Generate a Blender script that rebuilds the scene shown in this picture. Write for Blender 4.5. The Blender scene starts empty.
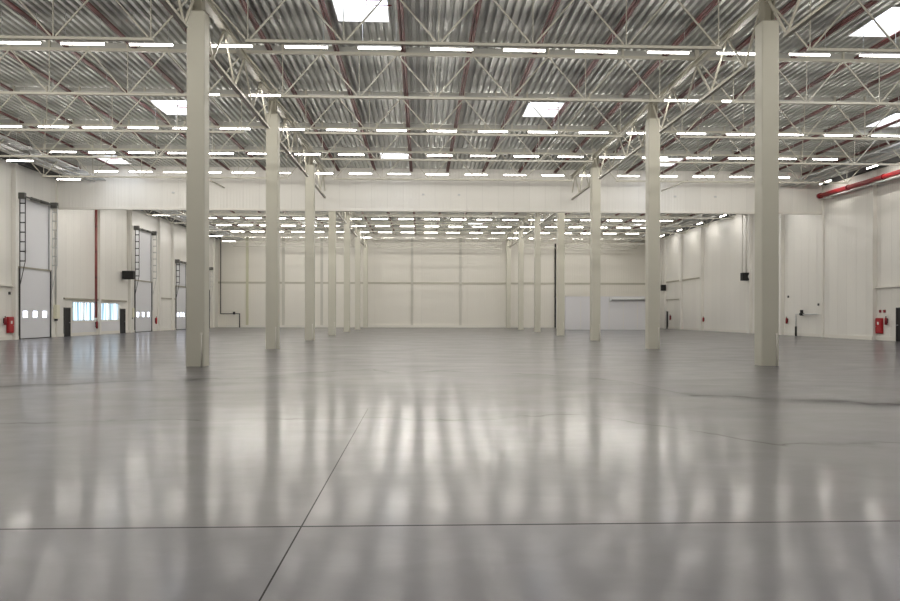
import bpy, bmesh, math, random
from mathutils import Vector, Matrix
random.seed(4)
scene = bpy.context.scene
C = scene.collection
PI = math.pi

# ------------------------------------------------------------------ materials
def new_mat(name):
    m = bpy.data.materials.new(name); m.use_nodes = True
    nt = m.node_tree; b = nt.nodes['Principled BSDF']
    return m, nt, b

def simple(name, col, rough=.5, metal=0., noise=0., scale=3., bump=0., bscale=40.):
    m, nt, b = new_mat(name)
    b.inputs['Roughness'].default_value = rough
    b.inputs['Metallic'].default_value = metal
    b.inputs['Base Color'].default_value = (*col, 1)
    N, L = nt.nodes, nt.links
    if noise or bump:
        tc = N.new('ShaderNodeTexCoord')
    if noise:
        n = N.new('ShaderNodeTexNoise'); n.inputs['Scale'].default_value = scale; n.inputs['Detail'].default_value = 4
        L.new(tc.outputs['Object'], n.inputs['Vector'])
        r = N.new('ShaderNodeMapRange'); r.inputs[3].default_value = 1 - noise; r.inputs[4].default_value = 1 + noise
        L.new(n.outputs['Fac'], r.inputs[0])
        v = N.new('ShaderNodeVectorMath'); v.operation = 'SCALE'; v.inputs[0].default_value = col
        L.new(r.outputs[0], v.inputs['Scale']); L.new(v.outputs[0], b.inputs['Base Color'])
    if bump:
        n2 = N.new('ShaderNodeTexNoise'); n2.inputs['Scale'].default_value = bscale
        L.new(tc.outputs['Object'], n2.inputs['Vector'])
        bp = N.new('ShaderNodeBump'); bp.inputs['Strength'].default_value = bump; bp.inputs['Distance'].default_value = .01
        L.new(n2.outputs['Fac'], bp.inputs['Height']); L.new(bp.outputs[0], b.inputs['Normal'])
    return m

def panel_mat(name, col, axis, joint=1.15, rib=.23, rough=.36, zjoint=0):
    """sandwich panel cladding: fine ribs (bump) and a seam every `joint` metres along the wall"""
    m, nt, b = new_mat(name)
    N, L = nt.nodes, nt.links
    b.inputs['Roughness'].default_value = rough
    tc = N.new('ShaderNodeTexCoord'); sp = N.new('ShaderNodeSeparateXYZ'); L.new(tc.outputs['Object'], sp.inputs[0])
    u = sp.outputs['X' if axis == 'x' else 'Y']
    def M(op, a, c=None, d=None):
        n = N.new('ShaderNodeMath'); n.operation = op
        for i, v in enumerate((a, c, d)):
            if v is None: continue
            if isinstance(v, (int, float)): n.inputs[i].default_value = v
            else: L.new(v, n.inputs[i])
        return n.outputs[0]
    # seam
    fr = M('FRACT', M('DIVIDE', M('ADD', u, 200.), joint))
    seam = M('LESS_THAN', fr, .022 / joint)
    ribw = M('SINE', M('MULTIPLY', u, 2 * PI / rib))
    ribw = M('POWER', M('MULTIPLY', M('ADD', ribw, 1.), .5), 3.)
    h = M('SUBTRACT', M('MULTIPLY', ribw, .35), M('MULTIPLY', seam, 1.))
    bp = N.new('ShaderNodeBump'); bp.inputs['Strength'].default_value = .8; bp.inputs['Distance'].default_value = .025
    L.new(h, bp.inputs['Height']); L.new(bp.outputs[0], b.inputs['Normal'])
    # tone varies a little from panel to panel
    cell = M('FLOOR', M('DIVIDE', M('ADD', u, 200.), joint))
    wn = N.new('ShaderNodeTexWhiteNoise'); wn.noise_dimensions = '1D'; L.new(cell, wn.inputs['W'])
    tone = M('ADD', M('MULTIPLY', wn.outputs['Value'], .05), .975)
    tone = M('MULTIPLY', tone, M('SUBTRACT', 1., M('MULTIPLY', seam, .13)))
    v = N.new('ShaderNodeVectorMath'); v.operation = 'SCALE'; v.inputs[0].default_value = col
    L.new(tone, v.inputs['Scale']); L.new(v.outputs[0], b.inputs['Base Color'])
    return m

WALLC = (.80, .785, .735)
M_wx = panel_mat('cladding_x', WALLC, 'x')
M_wy = panel_mat('cladding_y', WALLC, 'y')
M_back = panel_mat('cladding_back', (.79, .765, .695), 'x', joint=6.0)
M_wall = simple('wall_paint', WALLC, .5, noise=.02)
M_trim = simple('flashing_white', (.76, .74, .68), .4)
M_col = simple('pillar_paint', (.61, .595, .505), .55, noise=.03, scale=1.2, bump=.15)
M_steel = simple('steel_paint', (.54, .52, .44), .45, noise=.03)
M_steel_d = simple('steel_bracket', (.36, .34, .27), .5)
M_web_shade = simple('web_steel_shaded', (.42, .42, .39), .5)  # truss steel darkened: shade of the beam's unlit side is in the colour
M_deck = simple('deck_zinc', (.66, .67, .635), .42, metal=.3, noise=.06, scale=1.5)
M_galv = simple('galvanised', (.60, .61, .60), .45, metal=.15, noise=.05, scale=6)
M_redb = simple('pipe_oxide_red', (.13, .022, .018), .6)
M_down = simple('downpipe_brown', (.27, .075, .065), .45)
M_shaft = simple('shaft_grey', (.13, .13, .12), .5)
M_red = simple('fire_red', (.38, .008, .014), .4)
M_dred = simple('dark_red', (.22, .012, .02), .4)
M_black = simple('black', (.008, .008, .009), .7)
M_dark = simple('dark_grey', (.045, .045, .045), .6)
M_door = simple('door_grey_white', (.72, .73, .76), .4, noise=.01)
M_cream = simple('box_cream', (.78, .76, .60), .5)
M_room = simple('room_white', (.72, .72, .74), .5)
M_house = simple('fixture_white', (.75, .75, .72), .4)
M_concrete_wall = simple('parapet', (.60, .60, .58), .5)

def emit_mat(name, col, s):
    m = bpy.data.materials.new(name); m.use_nodes = True; nt = m.node_tree
    nt.nodes.clear(); o = nt.nodes.new('ShaderNodeOutputMaterial'); e = nt.nodes.new('ShaderNodeEmission')
    e.inputs[0].default_value = (*col, 1); e.inputs[1].default_value = s
    nt.links.new(e.outputs[0], o.inputs[0]); return m
M_tube = emit_mat('tube_glow', (1, .955, .885), 29.)
M_tube.cycles.emission_sampling = 'FRONT'

def frosted(name, col, clear=.45, streak=None):
    m = bpy.data.materials.new(name); m.use_nodes = True; nt = m.node_tree; N, L = nt.nodes, nt.links
    N.clear(); o = N.new('ShaderNodeOutputMaterial'); mx = N.new('ShaderNodeMixShader')
    t = N.new('ShaderNodeBsdfTransparent'); tr = N.new('ShaderNodeBsdfTranslucent')
    t.inputs[0].default_value = (*col, 1); tr.inputs[0].default_value = (*col, 1)
    mx.inputs[0].default_value = 1 - clear
    if streak:
        tc = N.new('ShaderNodeTexCoord'); mp = N.new('ShaderNodeMapping'); mp.inputs['Scale'].default_value = (1, streak, .15)
        n = N.new('ShaderNodeTexNoise'); n.inputs['Scale'].default_value = 1.; n.inputs['Detail'].default_value = 1.
        L.new(tc.outputs['Object'], mp.inputs[0]); L.new(mp.outputs[0], n.inputs['Vector'])
        cr = N.new('ShaderNodeValToRGB'); e = cr.color_ramp.elements
        e[0].position = .38; e[0].color = (.24, .31, .33, 1); e[1].position = .6; e[1].color = (*col, 1)
        L.new(n.outputs['Fac'], cr.inputs[0]); L.new(cr.outputs[0], t.inputs[0]); L.new(cr.outputs[0], tr.inputs[0])
    L.new(t.outputs[0], mx.inputs[1]); L.new(tr.outputs[0], mx.inputs[2]); L.new(mx.outputs[0], o.inputs[0])
    return m
M_sky = frosted('rooflight_acrylic', (.9, .93, .97), .5)
M_win = frosted('window_polycarbonate', (.66, .70, .72), .45, streak=3.2)
M_pane = frosted('door_pane', (.95, .97, 1.), .6)

def floor_mat():
    m, nt, b = new_mat('polished_concrete'); N, L = nt.nodes, nt.links
    tc = N.new('ShaderNodeTexCoord'); sp = N.new('ShaderNodeSeparateXYZ'); L.new(tc.outputs['Object'], sp.inputs[0])
    X, Y = sp.outputs['X'], sp.outputs['Y']
    def M(op, a, c=None, d=None):
        n = N.new('ShaderNodeMath'); n.operation = op
        for i, v in enumerate((a, c, d)):
            if v is None: continue
            if isinstance(v, (int, float)): n.inputs[i].default_value = v
            else: L.new(v, n.inputs[i])
        return n.outputs[0]
    def noise(scale, detail=4, sx=1., sy=1., rough=.55, dist=0.):
        mp = N.new('ShaderNodeMapping'); mp.inputs['Scale'].default_value = (sx, sy, 1); L.new(tc.outputs['Object'], mp.inputs[0])
        n = N.new('ShaderNodeTexNoise'); n.inputs['Scale'].default_value = scale; n.inputs['Detail'].default_value = detail
        n.inputs['Roughness'].default_value = rough; n.inputs['Distortion'].default_value = dist
        L.new(mp.outputs[0], n.inputs['Vector']); return n.outputs['Fac']
    def rng(v, a, c, lo, hi):
        n = N.new('ShaderNodeMapRange'); n.inputs[1].default_value = a; n.inputs[2].default_value = c
        n.inputs[3].default_value = lo; n.inputs[4].default_value = hi; L.new(v, n.inputs[0]); return n.outputs[0]
    big = noise(.3, 3, 1, 1.2, .6, .5); mid = noise(1.1, 2.5, .8, 1, .5, .8)
    val = M('ADD', M('MULTIPLY', rng(big, .3, .7, -1, 1), .18), M('MULTIPLY', rng(noise(1.6, 4, .8, 1.1, .6, 1.), .3, .7, -1, 1), .14))
    val = M('ADD', val, 1.)
    # edge of an older trowelled / re-polished zone (a real stain border that meanders across the slab)
    def curve(pts):
        out = pts[0][1]
        for (xa, ya), (xb, yb) in zip(pts, pts[1:]):
            out = M('ADD', rng(X, xa, xb, 0., yb - ya), out)
        return out
    wob = M('MULTIPLY', rng(noise(.9, 2.5, 1, 1, .5), .3, .7, -1, 1), .4)
    wob2 = M('MULTIPLY', rng(noise(1.5, 2.5, 1, 1, .5), .3, .7, -1, 1), .2)
    e1 = M('ADD', curve([(-12, 16.5), (-8.97, 18.3), (-6.74, 18.8), (-5.3, 20.7), (-3.5, 22.1), (-2.6, 20.6), (-1.2, 21.7), (1.6, 19.8), (2.9, 18.0), (3.3, 15), (6, 13.2), (12, 12.5)]), wob)
    e2 = M('ADD', curve([(-12, 11), (-5, 11.7), (-2.7, 11.8), (-1.2, 11.4), (-.5, 12.1), (.7, 12.1), (1.2, 11.1), (1.8, 10.2), (2.4, 9.3), (12, 9)]), wob2)
    d1 = M('SUBTRACT', Y, e1); d2 = M('SUBTRACT', Y, e2)
    line1 = M('MULTIPLY', rng(M('ABSOLUTE', M('SUBTRACT', d1, .2)), 0, .6, 1, 0), rng(noise(.7, 1), .32, .5, .5, 1))
    line2 = M('MULTIPLY', rng(M('ABSOLUTE', d2), 0, .14, 1, 0), rng(noise(.9, 1), .34, .5, .4, 1))
    zone = M('MULTIPLY', M('LESS_THAN', d1, 0.), M('GREATER_THAN', Y, 5.76))
    val = M('SUBTRACT', val, M('ADD', M('MULTIPLY', line1, .75), M('MULTIPLY', line2, .75)))
    val = M('ADD', val, M('MULTIPLY', zone, .05))
    # saw-cut joints
    j1 = M('LESS_THAN', M('ABSOLUTE', M('SUBTRACT', Y, 5.765)), .014)
    j2 = M('MULTIPLY', M('LESS_THAN', M('ABSOLUTE', M('SUBTRACT', X, -2.957)), .006), M('LESS_THAN', Y, 13.0))
    j2b = M('MULTIPLY', M('LESS_THAN', M('ABSOLUTE', M('SUBTRACT', X, -2.957)), .005), .35)
    j = M('MAXIMUM', j1, M('MAXIMUM', j2, j2b))
    fore = M('LESS_THAN', Y, 5.76)
    val = M('MULTIPLY', val, M('SUBTRACT', 1., M('MULTIPLY', j, .93)))
    mixc = N.new('ShaderNodeMix'); mixc.data_type = 'RGBA'
    mixc.inputs[6].default_value = (.082, .078, .088, 1); mixc.inputs[7].default_value = (.076, .073, .090, 1)
    L.new(M('ADD', M('MULTIPLY', fore, .7), M('MULTIPLY', rng(big, .4, .6, 0, 1), .3)), mixc.inputs[0])
    v = N.new('ShaderNodeVectorMath'); v.operation = 'SCALE'; L.new(mixc.outputs[2], v.inputs[0]); L.new(val, v.inputs['Scale'])
    L.new(v.outputs[0], b.inputs['Base Color'])
    b.inputs['Coat Roughness'].default_value = .125; b.inputs['Coat IOR'].default_value = 1.34
    pol = M('ADD', M('MULTIPLY', rng(noise(.6, 4, .6, 1.3, .6, .8), .35, .65, 0, 1), .20), M('MULTIPLY', zone, .12))
    pol = M('MULTIPLY', M('MULTIPLY', M('ADD', pol, .30), M('SUBTRACT', 1., M('MULTIPLY', M('LESS_THAN', Y, 5.76), .35))), M('SUBTRACT', 1., M('MAXIMUM', M('MULTIPLY', M('MAXIMUM', line1, line2), .9), j)))
    L.new(pol, b.inputs['Coat Weight'])
    rough = M('ADD', M('ADD', M('MULTIPLY', rng(mid, .3, .7, -1, 1), .012), M('MULTIPLY', rng(big, .3, .7, -1, 1), .012)), .315)
    rough = M('ADD', rough, M('MULTIPLY', noise(.9, 2, .35, 2.0), .03))
    L.new(rough, b.inputs['Roughness'])
    L.new(M('MULTIPLY', M('SUBTRACT', 1., M('MULTIPLY', j, .92)), M('SUBTRACT', .22, M('ADD', M('MULTIPLY', line1, .2), M('MULTIPLY', line2, .2)))), b.inputs['Specular IOR Level'])
    return m
M_floor = floor_mat()

# ------------------------------------------------------------------ mesh helpers
def BM(): return bmesh.new()
def box(bm, x0, x1, y0, y1, z0, z1):
    v = [bm.verts.new(p) for p in ((x0, y0, z0), (x1, y0, z0), (x1, y1, z0), (x0, y1, z0), (x0, y0, z1), (x1, y0, z1), (x1, y1, z1), (x0, y1, z1))]
    for f in ((3, 2, 1, 0), (4, 5, 6, 7), (0, 1, 5, 4), (1, 2, 6, 5), (2, 3, 7, 6), (3, 0, 4, 7)):
        bm.faces.new([v[i] for i in f])
    return bm
def bar(bm, p0, p1, w, h=None):
    """rectangular bar between two points"""
    h = h or w; p0, p1 = Vector(p0), Vector(p1); d = (p1 - p0).normalized()
    up = Vector((0, 0, 1)) if abs(d.z) < .99 else Vector((0, 1, 0))
    s = d.cross(up).normalized(); t = s.cross(d).normalized()
    vs = []
    for p in (p0, p1):
        for a, b in ((-1, -1), (1, -1), (1, 1), (-1, 1)):
            vs.append(bm.verts.new(p + s * a * w / 2 + t * b * h / 2))
    for f in ((0, 1, 2, 3), (7, 6, 5, 4), (0, 4, 5, 1), (1, 5, 6, 2), (2, 6, 7, 3), (3, 7, 4, 0)):
        bm.faces.new([vs[i] for i in f])
    return bm
def tube(bm, p0, p1, r, n=10, r2=None):
    p0, p1 = Vector(p0), Vector(p1); d = (p1 - p0).normalized()
    up = Vector((0, 0, 1)) if abs(d.z) < .99 else Vector((0, 1, 0))
    s = d.cross(up).normalized(); t = s.cross(d).normalized()
    rr = (r, r2 if r2 is not None else r)
    R = [[bm.verts.new(p + (s * math.cos(2 * PI * i / n) + t * math.sin(2 * PI * i / n)) * rr[k]) for i in range(n)] for k, p in enumerate((p0, p1))]
    for i in range(n):
        f = bm.faces.new((R[0][i], R[0][(i + 1) % n], R[1][(i + 1) % n], R[1][i])); f.smooth = True
    bm.faces.new(R[0][::-1]); bm.faces.new(R[1]); return bm
def lathe(bm, cx, cy, prof, n=14):
    R = [[bm.verts.new((cx + r * math.cos(2 * PI * i / n), cy + r * math.sin(2 * PI * i / n), z)) for i in range(n)] for r, z in prof]
    for a, b in zip(R, R[1:]):
        for i in range(n):
            f = bm.faces.new((a[i], a[(i + 1) % n], b[(i + 1) % n], b[i])); f.smooth = True
    bm.faces.new(R[0][::-1]); bm.faces.new(R[-1]); return bm
def obj(name, bm, mat, parent=None, bevel=0., wseg=1):
    bmesh.ops.recalc_face_normals(bm, faces=bm.faces[:])
    if bevel:
        bmesh.ops.bevel(bm, geom=bm.edges[:], offset=bevel, segments=wseg, affect='EDGES', profile=.5)
    me = bpy.data.meshes.new(name); bm.to_mesh(me); bm.free(); me.materials.append(mat)
    o = bpy.data.objects.new(name, me); C.objects.link(o)
    if parent: o.parent = parent
    return o
def struct(name, bm, mat, parent=None, bevel=0.):
    o = obj(name, bm, mat, parent, bevel)
    if parent is None: o['kind'] = 'structure'
    return o
def tag(o, label, cat, group=None):
    o['label'] = label; o['category'] = cat
    if group: o['group'] = group
    return o
def thing(name, label, cat, loc=(0, 0, 0), group=None, rz=0):
    o = bpy.data.objects.new(name, None); C.objects.link(o); o.empty_display_size = .2
    o.location = loc; o.rotation_euler = (0, 0, rz)
    return tag(o, label, cat, group)
def dup(root, loc, label, rz=None, group=None):
    r = root.copy(); C.objects.link(r); r.location = loc; r['label'] = label
    if rz is not None: r.rotation_euler = (0, 0, rz)
    if group: r['group'] = group
    for ch in list(root.children):
        c = ch.copy(); C.objects.link(c); c.parent = r
        for g in list(ch.children):
            d = g.copy(); C.objects.link(d); d.parent = c
    return r
ORD = 'zeroth first second third fourth fifth sixth seventh eighth ninth tenth eleventh twelfth thirteenth fourteenth fifteenth sixteenth seventeenth eighteenth nineteenth twentieth'.split()

# ------------------------------------------------------------------ dimensions
XW = 28.0            # inner face of the side walls
YB = 98.0            # back wall
YF = -7.0            # wall behind the camera
ZD = 12.25           # underside of the roof deck
YP = 55.0            # hanging partition
BAYS = {'left': -18., 'middle': 0., 'right': 18.}

# ------------------------------------------------------------------ floor, walls
struct('floor', box(BM(), -XW - .3, XW + .3, YF - .3, YB + .3, -.25, 0), M_floor)

def holed(bm, axis, a, b, u0, u1, z0, z1, holes):
    """slab from a to b across the wall, spanning u0..u1, z0..z1, with rectangular holes (u0,u1,z0,z1)"""
    us = sorted({u0, u1, *[h[0] for h in holes], *[h[1] for h in holes]})
    for s, e in zip(us, us[1:]):
        hs = sorted([h for h in holes if h[0] < (s + e) / 2 < h[1]], key=lambda h: h[2])
        z = z0
        for h in hs + [(0, 0, z1, z1)]:
            if h[2] > z + 1e-4:
                if axis == 'y': box(bm, a, b, s, e, z, h[2])
                else: box(bm, s, e, a, b, z, h[2])
            z = h[3]
    return bm

SEC = [(49.95, 54.05, 4.62), (69.7, 74.0, 4.68), (81.2, 84.7, 4.6), (90.4, 93.9, 4.6)]   # sectional doors on the left wall
WIN = [(57.4, 61.45), (62.2, 66.15)]
WZ = (1.1, 2.6)
holes_l = [(a, b, 0, h) for a, b, h in SEC] + [(a, b, *WZ) for a, b in WIN]
struct('wall_left', holed(BM(), 'y', -XW - .2, -XW, YF - .2, YB + .2, 0, 12.5, holes_l), M_wy)
struct('wall_right', box(BM(), XW, XW + .2, YF - .2, YB + .2, 0, 12.5), M_wy)
struct('wall_back', box(BM(), -XW, XW, YB, YB + .2, 0, 12.5), M_back)
struct('wall_front', box(BM(), -XW, XW, YF - .2, YF, 0, 12.5), M_wx)
wm = struct('wall_middle', box(BM(), -XW + .002, XW - .002, YP, YP + .18, 9.22, ZD - .01), M_wx)
b = BM(); box(b, -XW + .002, XW - .002, YP - .04, YP + .22, 9.12, 9.26); struct('trim_1', b, M_trim)
# right wall: a thicker boarded section between the two nearest wall posts
struct('wall_right_lining', box(BM(), XW - .28, XW, 48.8, YP - .05, 0, 11.2), M_wy)
n_tr = 1
def trim(bm, mat=M_wall, bevel=0.):
    global n_tr
    n_tr += 1
    return struct('trim_%d' % n_tr, bm, mat, None, bevel)
# wall posts
for y in (24.5, 37, 43.3, 49.65, 61.75, 67.75, 79.6, 86., 91.7):
    if y != 49.65: trim(box(BM(), XW - .3, XW, y - .22, y + .22, 0, 11.24))
for y in (24.5, 37, 43.3, 49.22, 61.85, 68.3, 75.9, 79.9, 86.4, 95.6):
    trim(box(BM(), -XW, -XW + .24, y - .14, y + .14, 0, 11.24))
trim(box(BM(), -XW, -XW + .1, YP - .2, YP, 0, 12.2), M_trim)
trim(box(BM(), XW - .4, XW - .28, YP - .2, YP, 0, 12.2), M_trim)
# rails at 3.4 m and panel lips
trim(box(BM(), -XW, -XW + .16, YF, 49.05, 3.36, 3.46), M_trim)
trim(box(BM(), XW - .16, XW, YF, 48.8, 3.42, 3.54), M_trim)
trim(box(BM(), -XW, -XW + .1, 76.1, 81.0, 3.2, 3.32), M_steel_d)
trim(box(BM(), XW - .1, XW, 79.8, 91.5, 5.6, 5.74), M_steel_d)
trim(box(BM(), XW - .1, XW, 86.2, 91.5, 3.46, 3.56), M_steel_d)
trim(box(BM(), -XW, -XW + .12, 56.0, 67.6, 2.72, 2.84), M_steel_d)
M_post = simple('post_paint', (.60, .585, .52), .5); M_post_y = simple('post_paint_yellow', (.58, .57, .42), .5)
# back wall posts, girt and cover strip
for x in (-24.3, -19.7, -14.8, -9.1, -3.2, 3.05, 9.15):
    trim(box(BM(), x - .16, x + .16, YB - .14, YB, 0, 11.6), M_post_y if x == -24.3 else M_post)
trim(box(BM(), 20.9, 21.1, YB - .14, YB, 0, 11.6))
trim(box(BM(), -XW, XW, YB - .08, YB, 5.62, 5.86), simple('girt', (.52, .50, .42), .5))
for sx_ in (-1, 1):
    b = BM(); box(b, min(sx_ * 27.6, sx_ * 27.96), max(sx_ * 27.6, sx_ * 27.96), YF, YP - .02, 11.25, 11.55); trim(b, M_dark)
    b = BM(); box(b, min(sx_ * 27.6, sx_ * 27.96), max(sx_ * 27.6, sx_ * 27.96), YP + .25, YB - .2, 11.25, 11.55); trim(b, M_dark)
# baseboards
struct('baseboard_back', box(BM(), -XW, XW, YB - .2, YB, 0, .3), M_trim)
segs, prev = [], YF
for a, c in sorted([(a, c) for a, c, h in SEC] + [(56.1, 56.95), (66.35, 67.35)]):
    segs.append((prev, a - .12)); prev = c + .12
segs.append((prev, YB - .2))
b = BM()
for a, c in segs: box(b, -XW, -XW + .06, a, c, 0, .22)
struct('baseboard_left', b, M_trim)
b = BM(); box(b, XW - .06, XW, YF, 45.5, 0, .24); box(b, XW - .06, XW, 46.75, 48.8, 0, .24)
box(b, XW - .34, XW - .28, 48.8, YP, 0, .24); box(b, XW - .06, XW, YP, 91.0, 0, .22)
struct('baseboard_right', b, M_trim)

# windows
for i, (a, c) in enumerate(WIN):
    fr = BM()
    for (y0, y1, z0, z1) in ((a, c, WZ[0], WZ[0] + .06), (a, c, WZ[1] - .06, WZ[1]), (a, a + .06, *WZ), (c - .06, c, *WZ), ((a + c) / 2 - .03, (a + c) / 2 + .03, *WZ)):
        box(fr, -XW - .16, -XW + .02, y0, y1, z0, z1)
    w = struct('window_%d' % (i + 1), fr, M_trim)
    obj('pane', box(BM(), -XW - .1, -XW - .085, a + .03, c - .03, WZ[0] + .03, WZ[1] - .03), M_win, w)
    obj('sill_panel', box(BM(), -XW, -XW + .04, a - .05, c + .05, .24, WZ[0] - .05), M_room, w)

# ------------------------------------------------------------------ roof deck with rooflight openings
P = .3
SKYX = lambda x: round((x - .95) / P) * P
sky = []
for rk, pts in ((1, ((-4.15, 24.75), (15.05, 25.4))), (2, ((-14.75, 38.0), (4.25, 37.55), (23.8, 38.8))), (3, ((-23.4, 51.4), (-3.9, 49.2), (14.75, 50.5))),
                (4, ((-14.85, 61.5), (4.25, 61.5), (23.7, 61.5))), (5, ((-23.5, 73.5), (-3.9, 73.5), (14.75, 73.5))), (6, ((-14.85, 85.5), (4.25, 85.5), (23.7, 85.5))),
                (0, ((-14.85, 13.), (4.25, 13.), (23.7, 13.)))):
    for x, y0 in pts:
        sx = SKYX(x); sky.append((sx, sx + 6 * P + .13, y0, y0 + 2.8, rk))
b = BM(); prof = ((0, 0), (.13, 0), (.165, .14), (.265, .14), (.30, 0))
n0 = round(-28.2 / P)
for i in range(n0, -n0):
    x = i * P
    for (xa, za), (xb, zb) in zip(prof, prof[1:]):
        xm = x + (xa + xb) / 2
        ys = YF - .2
        hs = sorted([(s[2], s[3]) for s in sky if s[0] < xm < s[1]]) + [(YB + .2, None)]
        for h0, h1 in hs:
            v = [b.verts.new(p) for p in ((x + xa, ys, ZD + za), (x + xb, ys, ZD + zb), (x + xb, h0, ZD + zb), (x + xa, h0, ZD + za))]
            b.faces.new(v); ys = h1
ceil = struct('ceiling', b, M_deck)
# unseen insulation slab above the deck, added to block light
b = BM()
xs = sorted({-28.3, 28.3, *[s[0] for s in sky], *[s[1] for s in sky]})
for xa, xb in zip(xs, xs[1:]):
    ys = YF - .3
    for h0, h1 in sorted([(s[2], s[3]) for s in sky if s[0] < (xa + xb) / 2 < s[1]]) + [(YB + .3, None)]:
        box(b, xa, xb, ys, h0, ZD + .15, ZD + .35); ys = h1
struct('roof_slab', b, M_concrete_wall)
for s in sky:
    x0, x1, y0, y1, rk = s
    nl = len([q for q in sky if q[4] == rk and q[0] < x0]) + 1
    place = 'overhead in front of the picture' if rk == 0 else 'in the %s row of rooflights back' % ORD[rk]
    t = thing('skylight', 'bluish white rooflight, %s from the left, %s' % (ORD[nl], place), 'skylight', ((x0 + x1) / 2, (y0 + y1) / 2, ZD), 'rooflights in the roof deck')
    w, l = (x1 - x0) / 2, (y1 - y0) / 2
    c = BM()
    for (a0, a1, c0, c1) in ((-w, -w + .05, -l, l), (w - .05, w, -l, l), (-w + .05, w - .05, -l, -l + .05), (-w + .05, w - .05, l - .05, l)):
        box(c, a0, a1, c0, c1, -.03, .5)
    obj('curb', c, M_trim, t)
    d = BM(); nx, ny = 8, 8
    V = [[d.verts.new((-w - .05 + (2 * w + .1) * i / nx, -l - .05 + (2 * l + .1) * k / ny, .5 + .14 * math.sin(PI * i / nx) * math.sin(PI * k / ny))) for k in range(ny + 1)] for i in range(nx + 1)]
    for i in range(nx):
        for k in range(ny):
            d.faces.new((V[i][k], V[i + 1][k], V[i + 1][k + 1], V[i][k + 1]))
    obj('dome', d, M_sky, t)
    a = BM()
    pts = [(w + .1, -.2, -.06), (w - .75, -.2, -.06), (w - .75, -.6, -.06), (w - .2, -.6, -.06)]
    for p, q in zip(pts, pts[1:]): tube(a, p, q, .02, 6)
    obj('opener_pipe', a, M_dred, t)

# ------------------------------------------------------------------ pillars
ROWN = {24: 'nearest', 36: 'second', 48: 'third', 60: 'fourth', 72: 'fifth', 84: 'sixth', 96: 'seventh'}
def pillar(x, y):
    side = 'left' if x < 0 else 'right'
    t = thing('pillar', 'cream square concrete pillar, %s%s back in the %s row' % (ROWN[y], '' if y > 24 else ' pillar counting', side), 'pillar', (x, y, 0), 'pillars in two rows')
    h = .28; ch = .03; b = BM()
    ring = [(-h + ch, -h), (h - ch, -h), (h, -h + ch), (h, h - ch), (h - ch, h), (-h + ch, h), (-h, h - ch), (-h, -h + ch)]
    lo = [b.verts.new((px, py, 0)) for px, py in ring]; hi = [b.verts.new((px, py, 11.0)) for px, py in ring]
    for i in range(8): b.faces.new((lo[i], lo[(i + 1) % 8], hi[(i + 1) % 8], hi[i]))
    b.faces.new(lo[::-1]); b.faces.new(hi); obj('shaft', b, M_col, t)
    b = BM(); box(b, -.25, .25, -.25, .25, 11.0, 11.05)
    box(b, -.17, -.13, -.2, .2, 11.05, 11.85); box(b, .13, .17, -.2, .2, 11.05, 11.85); box(b, -.13, .13, -.03, .03, 11.05, 11.85)
    obj('head_bracket', b, M_steel_d, t)
    b = BM(); tube(b, (.2, -.3, 0), (.2, -.3, 1.0), .018, 8); box(b, .17, .23, -.3, -.28, .98, 1.05)
    obj('conduit', b, M_trim, t)
    return t
for y in (24, 36, 48, 60, 72, 84, 96):
    for x in (-9.04, 9.08): pillar(x, y)

# ------------------------------------------------------------------ roof trusses (span across the hall)
ZT, ZB = 12.03, 10.2
def make_truss():
    t = thing('roof_truss', 'x', 'roof truss', (0, 24, 0), 'cross trusses under the roof')
    b = BM(); box(b, -8.97, 8.97, -.07, .07, 11.86, 11.97)
    for i in range(13): box(b, -9 + 1.5 * i - .04 + (.04 if i == 0 else 0) - (.04 if i == 12 else 0), -9 + 1.5 * i + .04 + (.04 if i == 0 else 0) - (.04 if i == 12 else 0), -.05, .05, 11.97, ZD)
    obj('top_chord', b, M_steel, t)
    obj('purlin_web', box(BM(), -8.97, 8.97, .02, .035, 11.975, 12.2), M_web_shade, t)
    b = BM(); box(b, -7.58, 7.58, -.05, .05, ZB - .045, ZB + .045); obj('bottom_chord', b, M_steel, t)
    bn = [-7.5 + 3 * i for i in range(6)]
    for x in bn:
        obj('vertical', bar(BM(), (x, 0, ZB + .06), (x, 0, 11.86), .028), M_steel, t)
        for s in (-1, 1):
            obj('diagonal', bar(BM(), (x + s * .08, 0, ZB + .07), (x + s * 1.46, 0, 11.86), .046), M_steel, t)
    return t
tr0 = make_truss(); used = False
for i, y in enumerate((24, 30, 36, 42, 48, 60, 66, 72, 78, 84, 90, 96)):
    for bay, cx in BAYS.items():
        if y < YP: lab = 'cream steel roof truss across the %s bay, %s truss back before the hanging partition' % (bay, ORD[i + 1])
        else: lab = 'cream steel roof truss across the %s bay, %s truss behind the hanging partition' % (bay, ORD[i - 4])
        if not used: tr0.location = (cx, y, 0); tr0['label'] = lab; used = True
        else: dup(tr0, (cx, y, 0), lab)

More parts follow.
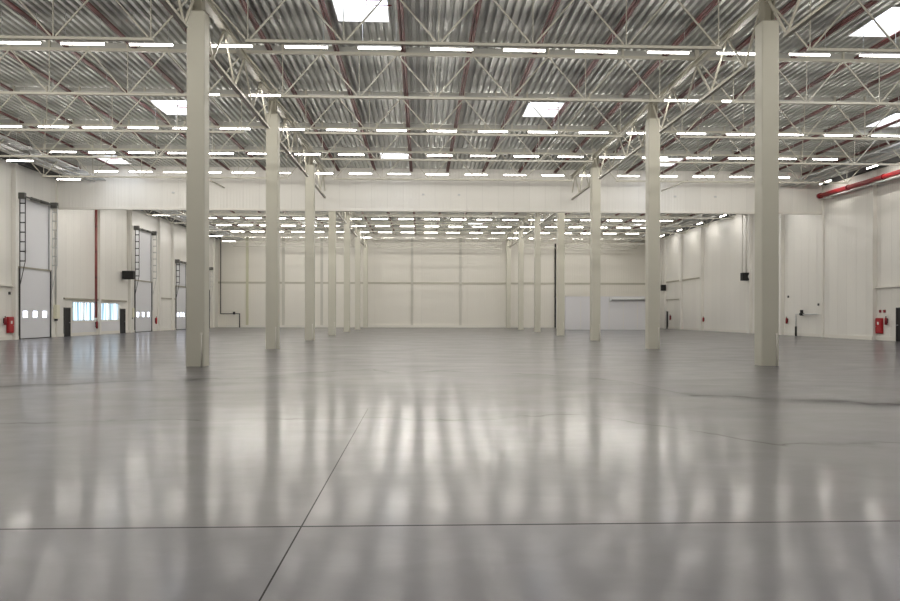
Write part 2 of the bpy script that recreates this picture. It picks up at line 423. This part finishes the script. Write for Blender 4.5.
# ------------------------------------------------------------------ girders (along the pillar rows)
def make_girder():
    t = thing('girder_truss', 'x', 'girder', (-9, 24, 0), 'girders along the pillar rows')
    L_ = 12.
    b = BM(); box(b, -.1, .1, .25, L_ - .25, 11.60, 11.63); box(b, -.1, .1, .25, L_ - .25, 11.80, 11.85); box(b, -.012, .012, .25, L_ - .25, 11.63, 11.80)
    obj('top_chord', b, M_steel, t)
    nb = [1.5, 4.5, 7.5, 10.5]; nt_ = [.3, 3., 6., 9., 11.7]
    b = BM(); box(b, -.07, .07, nb[0] - .1, nb[-1] + .1, 10.05, 10.15); obj('bottom_chord', b, M_steel, t)
    for k, y in enumerate(nb):
        obj('diagonal', bar(BM(), (0, y - .05, 10.16), (0, nt_[k] + .03, 11.6), .065), M_steel, t)
        obj('diagonal', bar(BM(), (0, y + .05, 10.16), (0, nt_[k + 1] - .03, 11.6), .065), M_steel, t)
    return t
g0 = make_girder(); used = False
for k in range(1, 8):
    for x in (-9, 9):
        side = 'left' if x < 0 else 'right'
        lab = 'cream steel girder truss over the %s pillar row, ' % side + ('running forward of the nearest pillar' if k == 1 else 'from %s to %s pillar' % (ROWN[12 * k], ROWN.get(12 * k + 12, 'last')))
        loc = (x, 12 * k, 0)
        if k == 4: pass
        if 12 * k + 12 > YB + 1: continue
        if not used: g0.location = loc; g0['label'] = lab; used = True
        else: dup(g0, loc, lab)

# ------------------------------------------------------------------ red sprinkler pipes under the deck
kk = 0
for i in range(-10, 11):
    x = -.1 + 2.62 * i
    if abs(x) > 27: continue
    kk += 1
    t = thing('sprinkler_pipe', 'dark red sprinkler pipe running under the roof deck, %s from the left wall' % (ORD[kk] if kk <= 20 else 'last'), 'pipe', (x, 0, 0), 'dark red pipes under the deck')
    obj('pipe', tube(tube(BM(), (0, YF + .1, 12.02), (0, YP - .1, 12.02), .06, 8), (0, YP + .3, 12.02), (0, YB - .1, 12.02), .06, 8), M_redb, t)
    obj('branch_pipe', tube(tube(BM(), (-.11, YF + .1, 12.04), (-.11, YP - .1, 12.04), .05, 8), (-.11, YP + .3, 12.04), (-.11, YB - .1, 12.04), .05, 8), M_redb, t)

# ------------------------------------------------------------------ tube lights
def make_light():
    t = thing('tube_light', 'x', 'light fixture', (0, 27, 11.07))
    b = BM(); box(b, -.77, .77, -.05, .05, .041, .10); box(b, -.77, -.745, -.03, .03, -.04, .045); box(b, .745, .77, -.03, .03, -.04, .045)
    obj('housing', b, M_house, t)
    b = BM(); v = [[b.verts.new((x, y, z)) for y, z in ((-.04, .04), (-.036, -.004), (.036, -.004), (.04, .04))] for x in (-.745, .745)]
    for q in range(3): b.faces.new((v[0][q], v[0][q + 1], v[1][q + 1], v[1][q]))
    b.faces.new(v[0]); b.faces.new(v[1][::-1]); obj('tube', b, M_tube, t)
    for x in (-.6, .6): obj('hanging_wire', box(BM(), x - .008, x + .008, -.008, .008, .10, ZD - 11.07), M_galv, t)
    return t
l0 = make_light(); used = False
LY = [6, 13, 20] + [27 + 6 * i for i in range(12)]
def put_light(loc, lab, group, rz=0.):
    global used
    if not used:
        l0.location = loc; l0['label'] = lab; l0['group'] = group; l0.rotation_euler = (0, 0, rz); used = True
    else: dup(l0, loc, lab, rz, group)
LX = [-25.36, -22.9, -20.65, -18.41, -16.12, -13.87, -11.5] + [-8.75 + 2.6 * k for k in range(7)] + [9.42 + 2.6 * k for k in range(6)]
for y in LY:
    for n, x in enumerate(LX):
        z = 10.53 if n == 0 else 11.07
        if y < 25: lab = 'lit tube light overhead out of frame, %s from left wall, %s row' % (ORD[n + 1], ORD[LY.index(y) + 1]); g = 'tube lights overhead out of frame'
        elif y < YP: lab = 'lit white tube light, %s from left wall, %s visible row before hanging partition' % (ORD[n + 1], ORD[(y - 27) // 6 + 1]); g = 'tube lights before the partition'
        else: lab = 'lit white tube light, %s from left wall, %s row behind hanging partition' % (ORD[n + 1], ORD[(y - 57) // 6 + 1]); g = 'tube lights behind the partition'
        dx = random.uniform(-.04, .04)
        put_light((x + dx, y, z), lab, g)
j = 0
for y in [34.6, 40.6, 46.6, 52.3, 58.4, 64.4, 70.4, 76.4, 82.4, 88.4]:
    j += 1
    put_light((26.45, y, 11.0), 'lit tube light turned lengthwise along the right wall, %s from the front' % ORD[j], 'tube lights along the right wall', PI / 2)

# ------------------------------------------------------------------ cable trays
def tray(x, y0, y1, label, mirror=1):
    t = thing('cable_tray', label, 'cable tray', (x, (y0 + y1) / 2, 11.1), 'cable trays along the side walls'); l = (y1 - y0) / 2
    b = BM(); box(b, -.3, -.285, -l, l, 0, .1); box(b, .285, .3, -l, l, 0, .1); obj('side_rails', b, M_galv, t)
    b = BM(); k = -l + .1
    while k < l: box(b, -.285, .285, k, k + .06, .01, .03); k += .8
    obj('rungs', b, M_galv, t)
    b = BM()
    for q in (-.18, -.08, .0, .12): tube(b, (q, -l, .06), (q, l, .06), .025, 6)
    obj('cables', b, M_galv, t)
    b = BM()
    for q in (.5, .75, 1.3): tube(b, (-q * mirror, -l, -.1 + .1 * q), (-q * mirror, l, -.1 + .1 * q), .04, 8)
    obj('conduits', b, M_galv, t)
    k = -l + .8
    while k < l:
        b = BM(); bar(b, (-1.4 if mirror > 0 else -.32, k, -.04), (.32 if mirror > 0 else 1.4, k, -.04), .04)
        for q in (-.3, .3): box(b, q - .01, q + .01, k - .01, k + .01, -.05, ZD - 11.1)
        obj('hanger', b, M_galv, t)
        k += 3.
tray(-24.75, 18, YP - .3, 'galvanised cable tray with conduits under the roof by the left wall, before the partition')
tray(-24.75, YP + .5, 96.5, 'galvanised cable tray by the left wall behind the hanging partition')
tray(24.7, 18, YP - .3, 'galvanised cable tray with conduits under the roof by the right wall, before the partition', -1)
tray(24.7, YP + .5, 96.5, 'galvanised cable tray by the right wall behind the hanging partition', -1)

# big red fire main on the right wall
t = thing('fire_main', 'thick bright red pipe along the top of the right wall', 'pipe', (27.35, 40, 10.45))
obj('pipe', tube(BM(), (0, -30, 0), (0, YP - 40.4, 0), .15, 16), M_red, t)
b = BM(); tube(b, (0, YP - 40.4, 0), (0, YP - 40.12, 0), .2, 16)
for y in (-18, -10, -4, 2, 7, 11): tube(b, (0, y, 0), (0, y + .12, 0), .185, 16)
obj('couplings', b, M_dred, t)
b = BM(); tube(b, (.02, -30, -.26), (.02, YP - 40.4, -.26), .06, 10); obj('lower_pipe', b, M_galv, t)
b = BM()
for y in (-16, -8, 0, 8, 13.5):
    box(b, -.2, .34 if y > 8.8 else .62, y - .03, y + .03, -.38, -.33)
obj('brackets', b, M_galv, t)

# ------------------------------------------------------------------ sectional doors
def sec_door(y0, y1, h, ztop, label):
    t = thing('sectional_door', label, 'door', (-XW, (y0 + y1) / 2, 0), 'loading doors in the left wall')
    l = (y1 - y0) / 2; w = .24
    cs = [-.62, .0, .62] if l > 1.9 else [-.55, 0, .55]
    hl = [(c * l - .3, c * l + .3, 1.40, 1.84) for c in cs]
    b = BM(); zs = [.03 + (h - .03) * i / 7 for i in range(8)]
    holed(b, 'y', -.05, .01, -l + .02, l - .02, .03, h, hl)
    for z in zs[1:-1]: 
        if not 1.38 < z < 1.86: box(b, .01, .018, -l + .02, l - .02, z - .012, z + .012)
    dp = obj('door_leaf', b, M_door, t)
    for a in hl:
        p = obj('window_pane', box(BM(), -.035, -.02, a[0], a[1], a[2], a[3]), M_pane, dp)
    obj('bottom_seal', box(BM(), -.06, .02, -l + .02, l - .02, 0, .05), M_black, t)
    for s in (-1, 1):
        b = BM(); box(b, 0, .07, s * l - .05, s * l + .05, 0, h + .05); obj('side_seal', b, M_dark, t)
        b = BM()
        box(b, .08, .12, s * (l + .1) - .03, s * (l + .1) + .03, 2.0, ztop)
        box(b, .42, .46, s * (l + .1) - .03, s * (l + .1) + .03, h + .4, ztop)
        bar(b, (.1, s * (l + .1), h - 1.2), (.44, s * (l + .1), h + .42), .035)
        z = h + .4
        while z < ztop - .2:
            box(b, .12, .42, s * (l + .1) - .02, s * (l + .1) + .02, z, z + .07); z += .62
        obj('track', b, M_dark if s < 0 else M_galv, t)
    obj('lintel', box(BM(), 0, .08, -l - .1, l + .1, h, h + .1), M_steel_d, t)
    b = BM(); tube(b, (.28, -l - .3, ztop), (.28, l + .3, ztop), .05, 10)
    for q in (-.15, .15): tube(b, (.28, q * l * 2 - .5, ztop), (.28, q * l * 2 + .5, ztop), .1, 10)
    for s in (-1, 1): box(b, 0, .45, s * (l + .12) - .12, s * (l + .12) + .12, ztop - .18, ztop + .2)
    obj('spring_shaft', b, M_shaft, t)
    b = BM(); box(b, .06, .085, l - .35, l - .3, h, ztop); obj('chain', b, M_dark, t)
    obj('overpanel', box(BM(), .0, .04, -l + .08, l - .08, h + .12, ztop - .1), M_door, t)
sec_door(*SEC[0], 9.25, 'tall grey sectional loading door with three small windows, nearest in the left wall')
sec_door(*SEC[1], 9.45, 'tall grey sectional loading door beside the black heater, beyond the daylight windows')
sec_door(*SEC[2], 7.25, 'grey sectional loading door third along the left wall, seen left of the nearest pillar')
sec_door(*SEC[3], 7.25, 'grey sectional loading door farthest along the left wall by the back corner')

# personnel doors
def man_door(x, y0, y1, label, s=1):
    t = thing('steel_door', label, 'door', (x, (y0 + y1) / 2, 0)); l = (y1 - y0) / 2
    obj('leaf', box(BM(), 0 if s > 0 else -.05, .05 if s > 0 else 0, -l + .06, l - .06, 0, 2.06), M_black, t)
    b = BM()
    for (a, c, z0, z1) in ((-l, -l + .06, 0, 2.12), (l - .06, l, 0, 2.12), (-l + .06, l - .06, 2.06, 2.12)):
        box(b, 0 if s > 0 else -.08, .08 if s > 0 else 0, a, c, z0, z1)
    obj('frame', b, M_dark, t)
    b = BM(); tube(b, (s * .05, l - .16, 1.02), (s * .12, l - .16, 1.02), .02, 6); tube(b, (s * .12, l - .28, 1.02), (s * .12, l - .14, 1.02), .014, 6)
    obj('handle', b, M_galv, t)
man_door(-XW, 56.05, 57.0, 'black steel door just before the daylight windows')
man_door(-XW, 66.35, 67.4, 'black steel door just beyond the daylight windows')
man_door(XW, 45.5, 46.7, 'black steel door at the right edge of the photo', -1)
man_door(XW, 90.95, 91.9, 'narrow black steel door far along the right wall near the back corner', -1)

# ------------------------------------------------------------------ fire equipment
def hose_cabinet(x, y0, y1, s, label):
    t = thing('fire_hose_cabinet', label, 'fire cabinet', (x, (y0 + y1) / 2, .44)); l = (y1 - y0) / 2
    a, c = (0, .15) if s > 0 else (-.15, 0)
    obj('body', box(BM(), a, c, -l, l, 0, 1.02), M_red, t, .03, 2)
    f = .15 * s
    obj('front_door', box(BM(), min(f, f + .025 * s), max(f, f + .025 * s), -l + .04, l - .04, .04, .98), M_red, t, .008)
    b = BM(); box(b, min(f + .025 * s, f + .035 * s), max(f + .025 * s, f + .035 * s), -.09, .09, .58, .76); obj('sign_plate', b, M_house, t)
    b = BM(); tube(b, (f + .02 * s, l - .12, .45), (f + .07 * s, l - .12, .45), .02, 8); obj('latch', b, M_galv, t)
def extinguisher(x, y, z, s, label, mat=M_red, h=.55):
    t = thing('fire_extinguisher', label, 'fire extinguisher', (x + .12 * s, y, z), 'fire extinguishers on the walls')
    k = h / .55
    b = lathe(BM(), 0, 0, [(.065, 0), (.08, .02 * k), (.08, .38 * k), (.06, .44 * k), (.028, .47 * k)]); obj('cylinder', b, mat, t)
    b = BM(); tube(b, (0, 0, .47 * k), (0, 0, .53 * k), .022, 8); bar(b, (0, -.06, .53 * k), (0, .08, .55 * k), .025); obj('valve', b, M_black, t)
    b = BM(); tube(b, (0, .03, .5 * k), (0, .1, .45 * k), .012, 6); tube(b, (0, .1, .45 * k), (0, .1, .16 * k), .014, 6); obj('hose', b, M_black, t)
    b = BM(); box(b, min(-.12 * s, -.07 * s), max(-.12 * s, -.07 * s), -.03, .03, .1, .42 * k); obj('wall_mount', b, M_dark, t)
hose_cabinet(-XW, 48.42, 49.06, 1, 'red fire hose cabinet on the left wall before the nearest loading door')
extinguisher(-XW, 48.1, .95, 1, 'small dark red extinguisher beside the red cabinet on the left wall', M_dred)
hose_cabinet(XW, 48.08, 48.74, -1, 'red fire hose cabinet on the right wall beside the boarded section')
extinguisher(XW, 47.65, 1.02, -1, 'small dark red extinguisher beside the red cabinet on the right wall', M_dred)
extinguisher(-XW + .1, 61.2, .5, 1, 'small red extinguisher under the red downpipe between the daylight windows', M_dred, .7)
extinguisher(-XW, 75.0, .7, 1, 'red extinguisher right of the second loading door', M_red, .75)
extinguisher(XW, 60.9, .95, -1, 'small dark red extinguisher on the right wall just beyond the partition', M_dred)
extinguisher(XW, 79.2, .95, -1, 'small dark extinguisher midway along the far right wall', M_dred)
extinguisher(XW, 89.9, 1.05, -1, 'small extinguisher on the near side of the far right black door', M_dred, .7)
def call_point(x, y, z, s, label, mat=M_dark):
    o = obj('alarm_detector', box(BM(), min(0, .07 * s), max(0, .07 * s), -.09, .09, -.09, .09), mat, None, .015, 2)
    o.location = (x, y, z); tag(o, label, 'sensor')
call_point(-XW, 48.75, 2.95, 1, 'small dark sensor above the red cabinet on the left wall')
call_point(XW, 48.4, 1.9, -1, 'small red call point above the red cabinet on the right wall', M_dred)
call_point(XW, 47.95, 1.9, -1, 'small red call point above the extinguisher near the right edge', M_dred)
call_point(XW, 60.8, 3.15, -1, 'small dark sensor on the right wall above the extinguisher beyond the partition')
call_point(XW, 56.1, 2.45, -1, 'small dark sensor on the right wall above the horizontal valve pipe')
for i, (x, n) in enumerate(((-19.8, 'far left'), (-1.9, 'centre left'), (.7, 'centre right'), (16.6, 'right, inner'), (19.6, 'right, outer'))):
    o = obj('partition_lug', box(BM(), -.09, .09, -.1, 0, -.06, .06), M_galv, None, .01); o.location = (x, YP, 10.35)
    tag(o, 'small grey lug on the hanging partition, %s' % n, 'bracket', 'lugs on the partition')

# control boxes by the loading doors
for y, z0, z1, lab in ((54.75, 1.3, 2.3, 'cream control box between the nearest loading door and the partition'), (68.85, 1.35, 2.2, 'cream control box left of the second loading door')):
    t = thing('control_box', lab, 'control box', (-XW, y, z0))
    obj('case', box(BM(), 0, .24, -.24, .24, 0, z1 - z0), M_cream, t, .02, 2)
    obj('mounting_plate', box(BM(), .03, .13, -.15, .15, -.14, 0), M_dark, t)
    obj('conduit', tube(BM(), (.06, 0, z1 - z0), (.06, 0, 6.2 if y < 60 else 3.3), .035, 8), M_galv, t)

# heaters
def heater(x, y, z, s, w, label):
    t = thing('fan_heater', label, 'heater', (x, y, z))
    obj('case', box(BM(), -w / 2, w / 2, -.3, .3, -.36, .36), M_black, t, .03, 2)
    b = BM()
    for i in range(7): box(b, -w / 2 + .06, w / 2 - .06, -.33, -.3, -.28 + i * .09, -.25 + i * .09)
    obj('louvres', b, M_dark, t)
    if w > .6 and s > 0: obj('air_duct', tube(BM(), (w / 2 + .08, -.36, 0), (w / 2 + .08, -.1, 0), .24, 16), M_house, t)
    b = BM(); box(b, min(s * w / 2, -s * .0 + s * w / 2 + s * .3), max(s * w / 2, s * w / 2 + s * .3), -.05, .05, -.05, .05); obj('wall_arm', b, M_dark, t)
    b = BM(); tube(b, (-.18, .15, .36), (-.18, .15, 11.2 - z), .05, 8); tube(b, (.18, .15, .36), (.18, .15, 11.2 - z), .05, 8); obj('gas_pipes', b, M_trim, t)
heater(-27.45, 66.9, 5.05, -1, .95, 'black fan heater on the left wall beside the second loading door')
heater(27.45, 67.9, 5.15, 1, .62, 'black fan heater with white pipes on the right wall behind the partition')
heater(27.6, 91.6, 5.0, 1, .5, 'small black fan heater far along the right wall above the black door')

# red-brown downpipe on the left wall
t = thing('downpipe', 'dark red downpipe on the left wall between the two daylight windows', 'pipe', (-XW + .42, 60.55, 0))
obj('pipe', tube(BM(), (0, 0, 1.35), (0, 0, 11.6), .1, 10), M_down, t)
b = BM()
for z in (2.5, 4.5, 6.5, 8.5, 10.5): tube(b, (0, 0, z), (0, 0, z + .08), .1, 10)
obj('wall_mounts', b, M_dark, t)
# black downpipe and corner pipes on back wall
t = thing('downpipe', 'thin black vertical pipe on the back wall right of centre', 'pipe', (15.4, YB - .2, 0))
obj('pipe', tube(BM(), (0, 0, 0.02), (0, 0, 10.9), .1, 10), M_black, t)
b = BM()
for z in (1.5, 4, 6.5, 9): box(b, -.12, .12, -.02, .2, z, z + .06)
obj('wall_mounts', b, M_dark, t)
t = thing('standpipe', 'dark pipe with valve stepping down in the back left corner', 'pipe', (-27.6, YB - .3, 0))
b = BM(); tube(b, (0, 0, 1.75), (0, 0, 11.2), .06, 8); tube(b, (0, 0, 1.75), (2.4, 0, 1.75), .05, 8); tube(b, (2.4, 0, 1.8), (2.4, 0, 0), .07, 8)
obj('pipe', b, M_dark, t)
b = BM(); tube(b, (1.7, 0, 1.65), (1.7, 0, 2.0), .14, 10); obj('valve', b, M_black, t)
t = thing('standpipe', 'pale pipe with black valve and black foot on the right wall behind the partition', 'pipe', (XW - .3, 59., 0))
b = BM(); tube(b, (0, 0, .75), (0, 0, 1.7), .055, 10); tube(b, (0, 0, 1.7), (0, -3.2, 1.72), .055, 10); obj('pipe', b, M_galv, t)
obj('foot', tube(BM(), (0, 0, 0), (0, 0, .75), .08, 10), M_black, t)
b = BM(); tube(b, (0, -.9, 1.6), (0, -.9, 2.05), .12, 10); tube(b, (0, -.7, 1.72), (0, -1.15, 1.72), .11, 10); obj('valve', b, M_black, t)
b = BM()
for y in (-1.8, -3.0): box(b, 0, .29, y - .02, y + .02, 1.7, 1.74)
obj('brackets', b, M_galv, t)

# short sway rods running onto the partition
for x, n in ((-16.2, 'left'), (15.6, 'right')):
    o = obj('brace_rod', bar(BM(), (x, 49.6, 10.55), (x, YP, 10.75), .07), M_steel_d); tag(o, 'short dark steel rod meeting the partition in the %s bay' % n, 'rod', 'rods meeting the partition')

# ------------------------------------------------------------------ white plant room at the back right
t = thing('site_cabin', 'low white box room standing at the back right before the back wall', 'cabin', (18.8, 87, 0))
b = BM(); holed(b, 'x', -3., -2.88, -4.7, 4.7, 0, 3.72, []); box(b, -4.7, -4.58, -2.88, 3, 0, 3.72); box(b, 4.58, 4.7, -2.88, 3, 0, 3.72); box(b, -4.58, 4.58, 2.88, 3, 0, 3.72)
obj('wall_panels', b, M_room, t)
obj('roof', box(BM(), -4.74, 4.74, -3.04, 3.04, 3.72, 3.82), M_trim, t)
b = BM(); tube(b, (.35, -3.2, 3.42), (4.6, -3.2, 3.42), .15, 12); obj('shutter_roll', b, M_galv, t)
b = BM(); box(b, .25, .4, -3.35, -3., 3.22, 3.62); box(b, 4.55, 4.7, -3.35, -3., 3.22, 3.62); obj('shutter_brackets', b, M_galv, t)
b = BM()
for x in (-3, -1.4, .2, 1.8, 3.4): box(b, x - .02, x + .02, -3.02, -3., 0.1, 3.2)
obj('panel_joints', b, M_trim, t)

# ------------------------------------------------------------------ world, camera, view
w = bpy.data.worlds.new('World'); scene.world = w; w.use_nodes = True
bg = w.node_tree.nodes['Background']; bg.inputs[0].default_value = (.86, .90, 1.0, 1); bg.inputs[1].default_value = 2.1

cam = bpy.data.cameras.new('Camera'); co = bpy.data.objects.new('Camera', cam); C.objects.link(co)
cam.sensor_width = 36; cam.lens = 757 / 900 * 36; cam.shift_y = 14.7 / 900; cam.clip_end = 400
co.matrix_world = Matrix.Translation((-2.0567, 0, 1.6)) @ Matrix.Rotation(-.0385, 4, 'Z') @ Matrix.Rotation(PI / 2, 4, 'X') @ Matrix.Rotation(.0015, 4, 'Z')
scene.camera = co
scene.view_settings.view_transform = 'Standard'; scene.view_settings.look = 'None'
scene.view_settings.gamma = 1; scene.view_settings.use_curve_mapping = False
scene.view_settings.exposure = 1.45
scene.cycles.use_denoising = True
scene.cycles.max_bounces = 10; scene.cycles.diffuse_bounces = 6; scene.cycles.glossy_bounces = 5
scene.cycles.transmission_bounces = 6; scene.cycles.transparent_max_bounces = 8
scene.cycles.sample_clamp_indirect = 3.; scene.cycles.sample_clamp_direct = 10.
scene.cycles.caustics_reflective = False; scene.cycles.caustics_refractive = False
scene.cycles.use_light_tree = True
